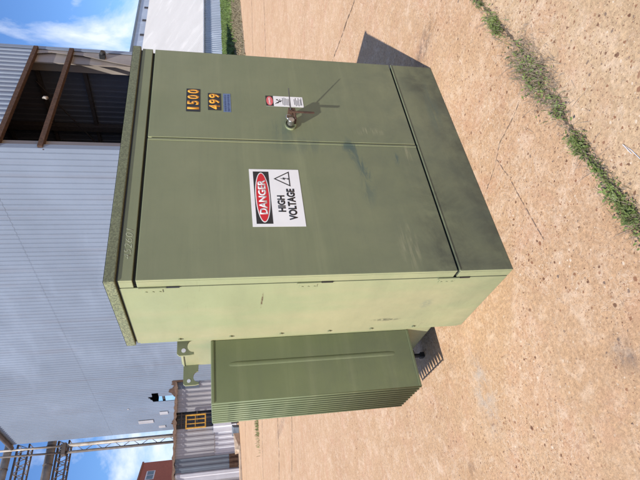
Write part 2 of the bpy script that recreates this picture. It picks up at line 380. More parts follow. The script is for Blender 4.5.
crack('slab_joint', [(3.30, -0.3), (3.535, 0.675), (3.841, 1.584), (4.2, 3.2), (5.0, 6.5), (5.9, 10)], 0.010, jit=0.9)
crack('slab_joint', [(-0.6, 8.9), (0.372, 8.387), (1.291, 7.627), (2.2, 6.9)], 0.018, jit=0.95)
crack('slab_joint', [(0.3, 10.8), (1.262, 10.076), (1.976, 9.809), (5, 8.3), (12, 5)], 0.022, jit=0.95)
crack('slab_joint', [(1, 15), (3.046, 13.749), (9, 10.4), (18, 6)], 0.03, jit=0.95)
crack('slab_joint', [(-3, 27), (5.0, 23.0), (16, 16)], 0.05, jit=0.9)
crack('hairline_crack', [(0.608, -0.486), (0.583, -0.385), (0.573, -0.274), (0.509, -0.183), (0.457, -0.049)], 0.0022, jit=0.95, step=0.010)
crack('hairline_crack', [(0.52, -0.208), (0.375, -0.235), (0.18, -0.247), (-0.015, -0.269)], 0.003, RUSTL, jit=0.95, step=0.012)
# loose chips lying on the slab near the camera
m = MB()
for i in range(1500):
    x = random.uniform(-1.6, 3.6); y = random.uniform(-1.5, 2.6)
    if -0.1 < x < 1.65 and -0.05 < y < 1.4: continue
    if random.random() < 0.35: y = -0.66 + 0.07*x + random.gauss(0, 0.05)
    r = random.uniform(0.0015, 0.0045)*(1.6 if random.random() < 0.06 else 1)
    a = random.uniform(0, 6.28); vs = []
    for j in range(5):
        t = a + j*1.2566; rr = r*random.uniform(0.7, 1.2); vs.append((x+rr*math.cos(t), y+rr*math.sin(t), 0.0))
    vs.append((x, y, r*random.uniform(0.7, 1.1)))
    m.add(vs, [(j, (j+1) % 5, 5) for j in range(5)])
tag(m.build('loose_stone_chips', RUSTL), 'tiny brown stone chips scattered over the concrete slab', 'gravel', kind='stuff')

# ------------------------------------------------------------------ the transformer
TW, TD, TH = 1.547, 0.629, 1.85
T = tag(empty('electrical_transformer', (0, 0, 0)), 'olive green pad mounted transformer cabinet with a danger high voltage sign', 'transformer')
CAPZ = TH - 0.048
# dark inner shell seen only through the door gaps
b = MB(); b.box(0.012, TW-0.012, 0.018, TD-0.004, 0.004, CAPZ-0.006); b.build('inner_shell', GAP, T)
# side panels, back
DE = 0.058   # depth of the door returns
b = MB(); b.box(0, 0.006, DE+0.006, TD, 0.0, CAPZ-0.006)
# stiffening flange and the tab that stands behind it
b.box(0.001, 0.02, TD, TD+0.012, 0.02, CAPZ-0.02)
b.prism([(TD, 0.66), (TD+0.03, 0.68), (TD+0.03, 0.93), (TD, 0.95)], 'x', 0.0065, 0.014)
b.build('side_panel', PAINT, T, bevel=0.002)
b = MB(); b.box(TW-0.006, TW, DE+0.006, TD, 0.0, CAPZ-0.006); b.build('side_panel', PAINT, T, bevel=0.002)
# cap: a lipped lid, slightly crowned
e = 0.010
b = MB(); b.box(-e, TW+e, -e, TD+e, CAPZ, TH-0.004)
b.add([(-e, -e, TH-0.004), (TW+e, -e, TH-0.004), (TW+e, TD+e, TH-0.004), (-e, TD+e, TH-0.004), (0.05, 0.05, TH+0.006), (TW-0.05, 0.05, TH+0.006), (TW-0.05, TD-0.05, TH+0.006), (0.05, TD-0.05, TH+0.006)],
      [(0, 1, 5, 4), (1, 2, 6, 5), (2, 3, 7, 6), (3, 0, 4, 7), (4, 5, 6, 7)])
b.build('cap', PAINT_CAP, T, bevel=0.004)
# black strip standing in for the shadow gap under the cap
b = MB(); b.box(0.008, TW-0.008, 0.006, TD-0.003, CAPZ-0.007, CAPZ-0.0005); b.build('under_cap_shade', BLACK, T)
# header strip under the cap: wraps onto the side
def shell(z0, z1, x0, x1, left, right, y0=0.0):
    m = MB(); m.box(x0, x1, y0, y0+0.014, z0, z1)
    if left: m.box(x0, x0+0.010, y0+0.0142, DE, z0, z1)
    if right: m.box(x1-0.010, x1, y0+0.0142, DE, z0, z1)
    return m
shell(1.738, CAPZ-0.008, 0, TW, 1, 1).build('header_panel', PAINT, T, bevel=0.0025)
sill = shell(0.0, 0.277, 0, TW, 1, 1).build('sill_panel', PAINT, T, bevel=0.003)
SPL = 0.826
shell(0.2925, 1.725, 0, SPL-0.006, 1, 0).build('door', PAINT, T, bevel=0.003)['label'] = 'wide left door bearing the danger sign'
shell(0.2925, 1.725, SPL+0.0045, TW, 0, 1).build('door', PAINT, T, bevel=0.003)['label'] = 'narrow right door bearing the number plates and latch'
# thin bright lips: door overlap flange and sill top edge
b = MB(); b.box(SPL-0.020, SPL-0.0065, -0.0035, -0.0005, 0.294, 1.723); b.build('door_lip', PAINT, T, bevel=0.0015)
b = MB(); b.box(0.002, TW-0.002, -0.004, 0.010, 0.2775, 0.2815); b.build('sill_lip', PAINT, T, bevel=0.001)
# hinges on the sunny side
for z in (1.665, 0.995, 0.315):
    h = MB(); h.tube([(-0.004, DE+0.003, z-0.055), (-0.004, DE+0.003, z+0.055)], 0.0055, 8); hg = h.build('hinge', PAINT, T)
    h = MB(); h.box(-0.0035, -0.0002, DE+0.010, DE+0.045, z-0.040, z+0.040); h.build('hinge_leaf', PAINT, hg, bevel=0.001)
    h = MB(); h.box(-0.0045, 0.004, DE-0.004, DE+0.0055, z-0.110, z-0.057); h.build('hinge_slot', BLACK, hg)
    for dz in (-0.028, 0.0, 0.028):
        q = MB(); q.tube([(-0.003, DE+0.034, z+dz), (-0.0065, DE+0.034, z+dz)], 0.0038, 8); q.build('rivet', PAINT, hg)
# bolts along the back flange
for z in (1.586, 1.329, 1.065, 0.80, 0.56, 0.309):
    q = MB(); q.tube([(-0.001, 0.604, z), (-0.009, 0.604, z)], 0.0085, 6); q.build('bolt', PAINT, T)
# tank behind
TX0, TX1, TY1 = 0.10, TW-0.10, 1.275
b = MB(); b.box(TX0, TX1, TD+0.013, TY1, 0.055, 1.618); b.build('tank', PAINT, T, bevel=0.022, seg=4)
b = MB(); b.box(TX0+0.06, TX1-0.06, TD+0.05, TY1-0.05, 0.0, 0.056); b.build('base_skid', PAINT, T, bevel=0.004)
b = MB(); b.box(TX0-0.006, TX1+0.006, TD+0.014, TY1+0.006, 1.596, 1.606); b.build('weld_seam', PAINT, T, bevel=0.003)
# lifting lugs: plates with an eye and a hooked notch
def lug(y, xi, xo, zt, zb):
    # outline in x (towards the left = outwards) and z
    n = [(xi, zt), (xo+0.012, zt), (xo, zt-0.012), (xo, zb+0.022), (xo+0.004, zb), (xo+0.018, zb)]
    cx_, r_ = xo+0.052, 0.034
    for i in range(9):
        a = math.pi*(1 - i/8.0); n.append((cx_ + r_*math.cos(a), zb + 0.004 + 0.030*math.sin(a)))
    n += [(xi, zb+0.002)]
    bm_outer = n
    m = MB(); m.prism(bm_outer, 'y', y, y+0.012)
    o = m.build('lifting_lug', PAINT, T, bevel=0.001)
    q = MB(); q.tube([(xo+0.028, y-0.0012, zt-0.034), (xo+0.028, y+0.0132, zt-0.034)], 0.0115, 14)
    q.build('eye_hole', SHED2, o)
    return o
lug(0.69, TX0+0.01, -0.058, 1.606, 1.520)
lug(1.25, TX0+0.01, -0.030, 1.606, 1.512)
# radiator bank: ten hollow panels
for i in range(10):
    y = 0.883 + i*0.0425
    b = MB(); b.box(-0.262, TX0-0.001, y, y+0.009, 0.222, 1.435)
    f = b.build('radiator_fin', PAINT_RAD, T, bevel=0.003, seg=2)
    # rolled edge
    b = MB(); b.tube([(-0.262, y+0.0045, 0.226), (-0.262, y+0.0045, 1.431)], 0.0056, 8); b.build('rolled_edge', PAINT_RAD, f, smooth=True)
    if i == 0: f['label'] = 'front radiator panel with a long pressed rib'
    if i == 0:
        for z in (0.232, 1.425):
            b = MB(); b.box(-0.258, TX0-0.004, y-0.0045, y-0.0003, z-0.007, z+0.007); b.build('folded_rim', PAINT_RAD, f, bevel=0.0015)
    # pressed rib
    b = MB(); n = 20; prof = []
    for side in (0,):
        zs = [0.337 + (1.341-0.337)*t/n for t in range(n+1)]
        vs = []; fs = []
        for zi, z in enumerate(zs):
            tt = min(zi, n-zi)/1.5; k_ = 1 if tt > 0.1 else 0.0
            for j in range(9):
                a = math.pi*j/8; vs.append((-0.050 + 0.014*(0.75+0.25*k_)*math.cos(a), y - 0.0045*k_*math.sin(a) + 0.0005, z))
        for zi in range(n):
            for j in range(8):
                a = zi*9+j; fs.append((a, a+1, a+10, a+9))
        b.add(vs, fs)
    b.build('pressed_rib', PAINT_RAD, f, smooth=True)
for z in (0.33, 1.33):
    b = MB(); b.tube([(TX0-0.034, 0.893, z), (TX0-0.034, 1.28, z)], 0.030, 16); b.build('radiator_header', PAINT_RAD, T, smooth=False)
    b = MB(); b.tube([(TX0-0.030, 1.06, z), (TX0+0.05, 1.06, z)], 0.030, 14); b.build('header_neck', PAINT, T)
for z in (0.226, 1.431):
    b = MB(); b.tube([(-0.256, 0.884, z), (-0.256, 1.275, z)], 0.0045, 8); b.build('tie_rod', PAINT_RAD, T)
# drain valve under the tank edge
b = MB(); b.tube([(0.09, 1.235, 0.085), (0.045, 1.235, 0.085)], 0.020, 12); b.tube([(0.052, 1.235, 0.115), (0.052, 1.235, 0.02)], 0.014, 10); b.box(0.035, 0.07, 1.215, 1.255, 0.0, 0.03)
b.build('drain_valve', BLACK, T, bevel=0.003)

# ---- flat lettering on the doors
def text(body, mat, parent, x0, x1, z0, z1, y, bold=0.0, name='lettering', rot=0.0, shear=0.0):
    """letters filling the box x0..x1, z0..z1 on the plane y, facing -y"""
    cu = bpy.data.curves.new(name, 'FONT'); cu.body = body; cu.offset = bold; cu.extrude = 0.0; cu.shear = shear; cu.resolution_u = 4
    tmp = bpy.data.objects.new('tmp', cu); COL.objects.link(tmp)
    dg = bpy.context.evaluated_depsgraph_get(); me = bpy.data.meshes.new_from_object(tmp.evaluated_get(dg))
    bpy.data.objects.remove(tmp, do_unlink=True); bpy.data.curves.remove(cu)
    xs = [v.co.x for v in me.vertices]; ys = [v.co.y for v in me.vertices]
    ax, bx_, ay, by_ = min(xs), max(xs), min(ys), max(ys)
    for v in me.vertices:
        v.co = Vector((x0 + (v.co.x-ax)/(bx_-ax)*(x1-x0), y, z0 + (v.co.y-ay)/(by_-ay)*(z1-z0)))
    me.name = name; me.materials.clear(); me.materials.append(mat)
    ob = bpy.data.objects.new(name, me); COL.objects.link(ob); ob.parent = parent
    md = ob.modifiers.new('solid', 'SOLIDIFY'); md.thickness = 0.0003; md.offset = 0
    return ob
def disc(mb, cx_, cz_, rx, rz, y, n=48, t=0.0004):
    return mb.prism([(cx_+rx*math.cos(2*math.pi*i/n), cz_+rz*math.sin(2*math.pi*i/n)) for i in range(n)], 'y', y-t, y)

# DANGER HIGH VOLTAGE sign
sx0, sx1, sz0, sz1 = 0.265, 0.620, 0.986, 1.235; sw, sh = sx1-sx0, sz1-sz0
fx = lambda a: sx0 + a*sw
fz = lambda d_: sz1 - d_*sh
b = MB(); b.box(sx0, sx1, -0.0016, -0.0003, sz0, sz1); sg = b.build('danger_sign', WHITE, T)
sg['label'] = 'white danger high voltage sign'
b = MB(); b.box(fx(0.045), fx(0.955), -0.0021, -0.0017, fz(0.385), fz(0.075)); b.build('header_block', INK, sg)
b = MB(); disc(b, (fx(0.5)), fz(0.23), sw*0.435, sh*0.140, -0.0022); b.build('white_oval', WHITE, sg)
b = MB(); disc(b, (fx(0.5)), fz(0.23), sw*0.418, sh*0.122, -0.0027); b.build('red_oval', RED, sg)
text('DANGER', WHITE, sg, fx(0.20), fx(0.80), fz(0.305), fz(0.150), -0.0034, 0.034)
text('HIGH', INK, sg, fx(0.24), fx(0.525), fz(0.655), fz(0.505), -0.0020, 0.045)
text('VOLTAGE', INK, sg, fx(0.10), fx(0.645), fz(0.865), fz(0.700), -0.0020, 0.045)
def tri(mb, pts, y): return mb.prism(pts, 'y', y-0.0003, y)
b = MB()
ta = [(fx(0.825), fz(0.475)), (fx(0.965), fz(0.80)), (fx(0.685), fz(0.80))]
c0 = Vector(((ta[0][0]+ta[1][0]+ta[2][0])/3, (ta[0][1]+ta[1][1]+ta[2][1])/3))
inn = [tuple(c0 + (Vector(p)-c0)*0.80) for p in ta]
for i in range(3):
    j = (i+1) % 3; tri(b, [ta[i], ta[j], inn[j], inn[i]], -0.0018)
bz = fz(0.70); bxx = fx(0.825)
tri(b, [(bxx+0.006, bz+0.026), (bxx-0.008, bz-0.001), (bxx+0.001, bz+0.001), (bxx-0.001, bz-0.016), (bxx-0.006, bz-0.011), (bxx-0.002, bz-0.024), (bxx+0.007, bz-0.013), (bxx+0.002, bz-0.014), (bxx+0.010, bz+0.010), (bxx+0.002, bz+0.008)], -0.0018)
b.build('warning_triangle', INK, sg)
# number plates
def plate(x0, x1, z0, z1, txt, nm, tx):
    q = MB(); q.box(x0, x1, -0.0014, -0.0003, z0, z1); o = q.build('number_plate', INK, T); o['label'] = nm
    n = len(txt); w = (x1-x0)
    for i, ch in enumerate(txt):
        a = x0 + w*(i/n) + w*0.045/1; c_ = x0 + w*((i+1)/n) - w*0.03
        if ch == '1': a += w*0.05; c_ -= w*0.035
        text(ch, AMBER, o, a, c_, z0+0.006, z1-0.006, -0.0018, 0.030, 'digit')
    return o
plate(1.027, 1.211, 1.471, 1.544, '1500', 'black plate with amber number 1500', 0)
plate(1.045, 1.182, 1.360, 1.430, '499', 'black plate with amber number 499', 0)
q = MB(); q.box(1.034, 1.184, -0.0012, -0.0003, 1.308, 1.348); o = q.build('blue_sticker', BLUE, T)
q = MB()
for row in range(2):
    x = 1.040
    while x < 1.174:
        w = random.uniform(0.003, 0.007); q.box(x, x+w, -0.0015, -0.0013, 1.314+row*0.017+random.uniform(0, 0.002), 1.325+row*0.017); x += w+random.uniform(0.002, 0.004)
q.build('illegible_print', NAVY, o)
# small vertical warning label
q = MB(); q.box(1.098, 1.184, -0.0012, -0.0003, 0.900, 1.113); o = q.build('warning_label', WHITE, T)
q = MB(); q.box(1.098, 1.184, -0.0016, -0.0013, 1.070, 1.1132); q.build('header_block', INK, o)
q = MB(); disc(q, 1.141, 1.0915, 0.037, 0.0185, -0.0018); q.build('red_oval', FADED_RED, o)
text('DANGER', WHITE, o, 1.113, 1.169, 1.086, 1.097, -0.0024, 0.02)
q = MB()    # struck figure with a bolt
for seg in (((1.150, 1.045), (1.135, 1.030)), ((1.135, 1.030), (1.150, 1.022)), ((1.143, 1.036), (1.122, 1.050)), ((1.140, 1.030), (1.158, 1.034)), ((1.118, 1.060), (1.132, 1.048)), ((1.132, 1.048), (1.126, 1.044)), ((1.126, 1.044), (1.138, 1.036))):
    a, c_ = seg; q.bar((a[0], -0.0014, a[1]), (c_[0], -0.0014, c_[1]), 0.004, 0.0006, (0, 1, 0))
disc(q, 1.153, 1.049, 0.005, 0.005, -0.0013, 12)
q.box(1.112, 1.170, -0.0016, -0.0013, 1.015, 1.018)
q.build('shock_figure', INK, o)
q = MB()
for zz, n_ in ((1.006, 1), (0.998, 0), (0.990, 0), (0.982, 0), (0.974, 1)):
    q.box(1.106+random.uniform(0, .006), 1.176-random.uniform(0, .012), -0.0015, -0.0013, zz, zz+0.0035)
for zz in (0.948, 0.940, 0.932, 0.924, 0.914, 0.908):
    q.box(1.106+random.uniform(0, .01), 1.176-random.uniform(0, .02), -0.0015, -0.0013, zz, zz+0.004)
q.build('small_print', GREYINK, o)
# chalk scrawl on the header strip
text('452601', CHALK, T, 0.105, 0.262, 1.750, 1.779, -0.0008, -0.022, 'chalk_number', shear=0.25)

# latch: hood ring, padlock and the two handles
hz, hx = 0.992, 0.955
h = MB()
n = 20
for i in range(n):           # a welded steel ring standing off the door
    a0, a1 = 2*math.pi*i/n, 2*math.pi*(i+1)/n
    vs = []
    for a in (a0, a1):
        for r, y in ((0.040, -0.0004), (0.040, -0.012), (0.033, -0.012), (0.033, -0.0004)):
            vs.append((hx-0.006 + r*math.cos(a), y, hz + r*math.sin(a)*0.80))
    h.add(vs, [(0, 4, 5, 1), (1, 5, 6, 2), (2, 6, 7, 3)])
la = h.build('door_latch', PAINT, T)
h = MB(); h.box(0.935, 1.022, -0.060, -0.020, 0.966, 0.976); h.box(1.010, 1.0215, -0.060, -0.0006, 0.9765, 1.004); h.build('latch_bracket', RUST, la, bevel=0.002)
h = MB(); h.prism([(hx-0.025+0.018*math.cos(2*math.pi*i/16), hz+0.004+0.018*math.sin(2*math.pi*i/16)) for i in range(16)], 'y', -0.060, -0.026); pl = h.build('padlock', STEEL, la, bevel=0.003)
h = MB(); h.tube([(hx-0.012, -0.043, hz+0.012), (hx+0.004, -0.045, hz+0.026), (hx+0.020, -0.045, hz+0.024), (hx+0.028, -0.043, hz+0.010), (hx+0.024, -0.042, hz-0.006)], 0.0042, 8); h.build('shackle', STEEL, pl, smooth=True)
h = MB(); h.tube([(hx+0.01, -0.004, hz-0.004), (hx+0.01, -0.034, hz-0.004)], 0.013, 6); h.build('bolt_head', RUSTL, la)
h = MB(); h.bar((0.990, -0.060, 1.000), (0.985, -0.063, 0.864), 0.012, 0.006, (0, 1, 0)); h.build('handle', RUST, la, bevel=0.0015)
h = MB(); h.tube([(1.005, -0.058, 0.992), (1.094, -0.132, 1.004)], 0.0040, 8, 0.0022); h.build('stop_rod', DARKST, la)

# ------------------------------------------------------------------ weeds in the joint
def blades(mb, cx_, cy_, sx, sy, n, hmin, hmax, w, lean=0.8, rot=0.07, flat=0.0):
    for i in range(n):
        a = random.gauss(0, 0.42); c_ = random.gauss(0, 0.42)
        x = cx_ + a*sx - c_*sy*rot; y = cy_ + c_*sy + a*sx*rot
        th = random.uniform(0, 6.283); h = random.uniform(hmin, hmax); l = h*random.uniform(0.2, lean)
        if flat and random.random() < flat: l = h*random.uniform(1.5, 3.0); h *= 0.35
        dx, dy = math.cos(th), math.sin(th); px, py = -dy*w/2, dx*w/2
        mb.add([(x-px, y-py, 0.0), (x+px, y+py, 0.0), (x+dx*l*0.4+px*0.8, y+dy*l*0.4+py*0.8, h*0.62), (x+dx*l*0.4-px*0.8, y+dy*l*0.4-py*0.8, h*0.62), (x+dx*l, y+dy*l, h)],
               [(0, 1, 2, 3), (3, 2, 4)])
def leaves(mb, cx_, cy_, sx, sy, n, size):
    for i in range(n):
        x = cx_+random.gauss(0, 0.4)*sx; y = cy_+random.gauss(0, 0.4)*sy + 0.07*(x-cx_); z = random.uniform(0.003, 0.035)
        th = random.uniform(0, 6.283); s_ = size*random.uniform(0.5, 1.3); t = random.uniform(-0.4, 0.9)
        d = Vector((math.cos(th)*math.cos(t), math.sin(th)*math.cos(t), math.sin(t)))*s_; sd = Vector((-math.sin(th), math.cos(th), random.uniform(-.4, .4)))*s_*0.28
        p = Vector((x, y, z))
        mb.add([p, p+d*0.45+sd, p+d, p+d*0.45-sd], [(0, 1, 2, 3)])
def weed(cx_, cy_, sx, sy, green, dead, label, hmax=0.05, leaf=80):
    r = tag(empty('weed_clump', (cx_, cy_, 0.004)), label, 'weeds', 'weed clumps growing in the slab joint')
    q = MB(); blades(q, 0, 0, sx, sy, green, 0.012, hmax, 0.0026, 0.9); leaves(q, 0, 0, sx, sy, leaf, 0.016); q.build('leaves', LEAF, r)
    if dead:
        q = MB(); blades(q, 0, 0, sx*1.2, sy*1.35, dead, 0.012, hmax*1.15, 0.0016, 1.4, flat=0.35); q.build('dead_stems', STRAWG, r)
    return r
weed(1.32, -0.584, 0.12, 0.03, 110, 90, 'small straggly grass tuft at the far end of the weedy joint', 0.030, 40)
weed(1.07, -0.606, 0.13, 0.040, 300, 160, 'bright green grass tuft, farther of the two green tufts beyond the dead stems', 0.045, 120)
weed(0.62, -0.648, 0.27, 0.085, 260, 1300, 'big tangle of grey dead stems with green leaves in its middle', 0.045, 260)
weed(0.38, -0.664, 0.10, 0.035, 90, 200, 'sparse patch of dry stems beside the big tangle', 0.030, 60)
weed(0.16, -0.668, 0.085, 0.038, 240, 150, 'leafy green tuft with a few straw stems midway along the joint', 0.040, 160)
weed(0.03, -0.683, 0.07, 0.020, 50, 90, 'low green sprigs between the two leafy tufts', 0.028, 80)
weed(-0.17, -0.692, 0.18, 0.042, 340, 260, 'dense green tuft nearest to the camera at the photo edge', 0.040, 300)
r = tag(empty('weed_clump', (3.2, 15.4, 0.004)), 'lone thin weed growing far off on the open concrete behind the radiator', 'weeds')
q = MB(); blades(q, 0, 0, 0.9, 0.35, 260, 0.04, 0.16, 0.012); q.build('leaves', LEAF, r)
q = MB(); pts = [(-0.03, -0.815, 0.004), (0.017, -0.812, 0.012), (-0.02, -0.822, 0.005), (-0.09, -0.835, 0.006), (-0.2, -0.85, 0.004)]
q.tube(pts, 0.0011, 6); tag(q.build('wire_scrap', SHED2), 'thin white wire scrap lying on the pale slab', 'wire')

# ------------------------------------------------------------------ background, laid out on the mill's own axes
RZ = math.radians(5.5)
def B(x, y, z=0.0):
    return (CAM.x + x*math.cos(RZ) - y*math.sin(RZ), CAM.y + x*math.sin(RZ) + y*math.cos(RZ), z)
ORG = B(0, 0)
def bempty(name, x=0, y=0):
    return empty(name, B(x, y), RZ)

# ---- tall corrugated hall
hall = tag(empty('industrial_hall', ORG, RZ), 'tall blue grey corrugated metal hall with an open torn bay under its roof', 'building')
HX0, HX1, HY0, HY1, HT = 15.0, 21.75, 12.6, 42.0, 16.8
def skipB(ta, tb):
    y = HY0 + (ta+tb)/2
    if 35.05 < y < 35.95:
        k_ = (y-35.05)/0.9; return [(4.2 + 0.1*math.sin(k_*9), 6.15 - 0.35*k_)]
    if 34.55 < y <= 35.05: return [(5.35, 5.8)]
    return []
q = MB(); corr(q, (HX0, HY0, 0), (0, 1, 0), HY1-HY0, 0, 9.52, (-1, 0, 0), 0.30, 0.042, skipB); q.build('wall_sheets', SID_B, hall)
q = MB(); corr(q, (HX0-0.006, HY0, 0), (0, 1, 0), HY1-HY0, 9.50, HT, (-1, 0, 0), 0.30, 0.042); q.build('wall_sheets', SID_B, hall)
q = MB(); corr(q, (HX0, HY0-0.01, 0), (1, 0, 0), HX1-HX0, 8.95, HT, (0, -1, 0), 0.30, 0.05); q.build('wall_sheets', SID_B, hall)
q = MB(); corr(q, (HX0, HY0-0.01, 0), (1, 0, 0), HX1-HX0, 0, 3.6, (0, -1, 0), 0.30, 0.05); q.build('wall_sheets', SID_B, hall)
q = MB(); corr(q, (HX1, HY0, 0), (0, 1, 0), HY1-HY0, 0, HT, (-1, 0, 0), 0.30, 0.03); q.build('inner_sheets', INNER, hall)
q = MB(); corr(q, (HX1+0.06, HY0, 0), (0, 1, 0), HY1-HY0, 0, HT, (1, 0, 0), 0.30, 0.03); q.build('wall_sheets', SID_B, hall)
# far end wall with an opening
q = MB()
for (x0, x1, z0, z1) in ((HX0, 16.6, 0, HT), (16.6, 19.8, 0, 2.5), (16.6, 19.8, 6.1, HT), (19.8, HX1, 0, HT)):
    corr(q, (x0, HY1, 0), (1, 0, 0), x1-x0, z0, z1, (0, 1, 0), 0.30, 0.03)
q.build('wall_sheets', INNER, hall)
q = MB(); q.box(HX0-0.15, HX1+0.25, HY0-0.15, HY1+0.15, HT, HT+0.12); q.build('roof', DARKST, hall)
q = MB(); q.tube([(HX0-0.18, HY0, HT+0.05), (HX0-0.18, HY1+0.4, HT+0.05)], 0.16, 10); q.build('gutter', PIPED, hall, smooth=True)
# corner trims
q = MB(); q.box(HX1-0.10, HX1+0.12, HY0-0.075, HY0-0.05, 0, HT); q.box(HX0-0.06, HX0+0.16, HY0-0.075, HY0-0.05, 0, HT); q.build('corner_trim', SID_B, hall)
# steel frame seen in the open bay
q = MB()
q.box(HX0+0.02, HX0+0.50, HY0+0.05, HY0+0.12, 0, HT-0.1); q.box(HX0+0.22, HX0+0.30, HY0+0.12, HY0+0.55, 0, HT-0.1)
q.build('column', BEIGE, hall)
q = MB()
q.box(HX1-0.95, HX1-0.04, HY0+0.05, HY0+0.11, 0, HT-0.1); q.box(HX1-0.58, HX1-0.48, HY0+0.11, HY0+0.7, 0, HT-0.1); q.box(HX1-0.12, HX1-0.04, HY0-0.02, HY0+0.05, 0, 8.9)
q.build('column', BEIGE, hall)
# torn rest of sheet still clinging to the right column
q = MB(); poly = [(HX1-0.45, 8.9), (HX1-0.14, 8.9), (HX1-0.14, 3.6), (HX1-1.02, 3.6), (HX1-1.10, 4.4), (HX1-0.95, 5.0), (HX1-0.80, 5.6), (HX1-0.55, 6.4), (HX1-0.40, 6.9), (HX1-0.36, 7.5), (HX1-0.28, 8.2)]
q.prism(poly, 'y', HY0-0.04, HY0-0.02); q.build('torn_sheet', BEIGE, hall)
for z, nm in ((8.86, 'lintel'), (7.42, 'girt')):
    q = MB(); q.box(HX0-0.02, HX1-0.02, HY0-0.16, HY0-0.07, z-0.085, z+0.085); q.box(HX0-0.02, HX1-0.02, HY0-0.07, HY0+0.04, z-0.085, z-0.06)
    q.build(nm, RUST, hall)
for y in (16.5, 21, 26, 31, 36):
    q = MB(); q.box(HX1-0.35, HX1-0.05, y, y+0.3, 0, HT-0.1); q.build('column', DARKST, hall)
for z in (3.0, 5.0, 7.0, 9.0, 11.0, 13.0, 15.0):
    q = MB(); q.box(HX1-0.22, HX1-0.06, HY0+0.8, HY1-0.2, z, z+0.16); q.build('girt', DARKST, hall)
    q = MB(); q.box(HX0+0.10, HX0+0.28, HY0+0.6, HY1-0.2, z, z+0.16); q.build('girt', DARKST, hall)
q = MB(); q.tube([(HX1-0.35, 14.0, 9.2), (HX1-0.3, 22.0, 4.8), (HX1-0.3, 30.0, 4.0)], 0.03, 6); q.build('hanging_cable', DARKST, hall)
# lamps on the frame
q = MB(); q.box(HX1-0.62, HX1-0.34, HY0-0.24, HY0-0.05, 5.97, 6.20); q.tube([(HX1-0.48, HY0-0.22, 6.08), (HX1-0.48, HY0-0.34, 6.03)], 0.11, 12); q.build('floodlight', BLACK, hall)
q = MB(); q.tube([(17.6, HY0-0.35, 7.75), (17.5, HY0-0.45, 7.66), (17.42, HY0-0.48, 7.55)], 0.035, 10, 0.07); q.build('gooseneck_lamp', PIPE, hall, smooth=True)
# pale repair patches on the long wall
for y, z0, z1, w in ((39.7, 6.15, 7.25, 0.62), (38.2, 4.95, 5.55, 0.55), (41.0, 5.35, 5.85, 0.5), (36.9, 7.6, 7.7, 0.2)):
    q = MB(); q.box(HX0-0.075, HX0-0.045, y-w/2, y+w/2, z0, z1); q.build('repair_patch', SHED1, hall)
# ragged rusty base flashing of the long wall
q = MB(); vs = []; n = 46
y0_, y1_ = 32.6, 41.9
for i in range(n+1):
    y = y0_ + (y1_-y0_)*i/n
    dip = 0.45*math.exp(-((y-34.3)/0.5)**2) + 0.75*math.exp(-((y-40.3)/1.2)**2) + 0.25
    vs += [(HX0-0.055, y, 3.3), (HX0-0.055, y, 4.05 + dip*0.8 + random.uniform(-0.12, 0.12))]
q.add(vs, [(2*i, 2*i+2, 2*i+3, 2*i+1) for i in range(n)]); q.build('rusted_flashing', RUST, hall, solid=0.01)

# ---- low patched shed in front of the hall's far end
shed = tag(bempty('metal_shed', 8.0, 33.0), 'low shed patched from grey and galvanised corrugated sheets', 'building')
def sp(mat, x0, x1, z0, z1, dy=0.0, name='wall_sheet', pitch=0.33, depth=0.035, top=None, skip=None):
    q = MB(); corr(q, (x0-8.0, dy, 0), (1, 0, 0), x1-x0, z0, z1, (0, -1, 0), pitch, depth, skip, top); return q.build(name, mat, shed, solid=0.008)
sp(SHED1, 12.85, 14.95, 1.30, 3.98); sp(SHED2, 12.85, 14.95, 0.0, 1.42, 0.03)
sp(SHED3, 14.45, 14.95, 2.45, 4.02, -0.06)
sp(SHED2, 11.3, 12.95, 0.05, 1.55, -0.10, pitch=0.55, depth=0.12)
sp(SHED1, 9.86, 11.75, 1.50, 3.95); sp(SHED2, 9.80, 11.80, 0.0, 1.62, 0.05)
sp(SHED3, 9.02, 9.86, 0.0, 3.90, -0.09, pitch=0.30)
sp(SHED2, 8.45, 9.02, 0.0, 3.88, -0.02, pitch=0.5, depth=0.09); sp(SHED1, 3.0, 8.45, 0.0, 3.9)
q = MB(); corr(q, (9.0-8.0, -0.135, 0), (1, 0, 0), 0.85, 0.05, 0.60, (0, -1, 0), 0.30, 0.035); q.build('rust_stain_sheet', RUST, shed)
q = MB(); q.box(-5.0, 6.95, 6.0, 6.1, 0, 3.9); q.box(-5.0, -4.9, 0.06, 6.0, 0, 3.9); q.build('rear_wall', SHED1, shed)
q = MB(); q.add([(-5.1, -0.15, 3.96), (6.95, -0.15, 4.03), (6.95, 6.2, 4.35), (-5.1, 6.2, 4.3)], [(0, 1, 2, 3)]); q.build('roof', SHED1, shed, solid=0.05)
# ragged roof-edge flashing
q = MB(); vs = []; n = 60
for i in range(n+1):
    x = -5.0 + 11.9*i/n; vs += [(x, -0.20, 3.93 + random.uniform(-0.07, 0.03)), (x, -0.20, 4.05 + random.uniform(-0.03, 0.06))]
q.add(vs, [(2*i, 2*i+2, 2*i+3, 2*i+1) for i in range(n)]); q.build('rusty_edge_flashing', RUSTL, shed, solid=0.02)
# dark gap: framing members behind the missing sheet
q = MB()
for x in (11.85, 12.15, 12.45, 12.75): q.bar((x-8, 0.25, 0), (x-8, 0.25, 3.9), 0.06)
for z in (1.6, 2.6, 3.6): q.bar((11.6-8, 0.18, z), (13.0-8, 0.18, z), 0.06)
q.build('framing', PIPED, shed)
q = MB(); q.box(3.5, 5.1, 0.5, 0.55, 0, 3.9); q.build('inner_board', SHED3, shed)
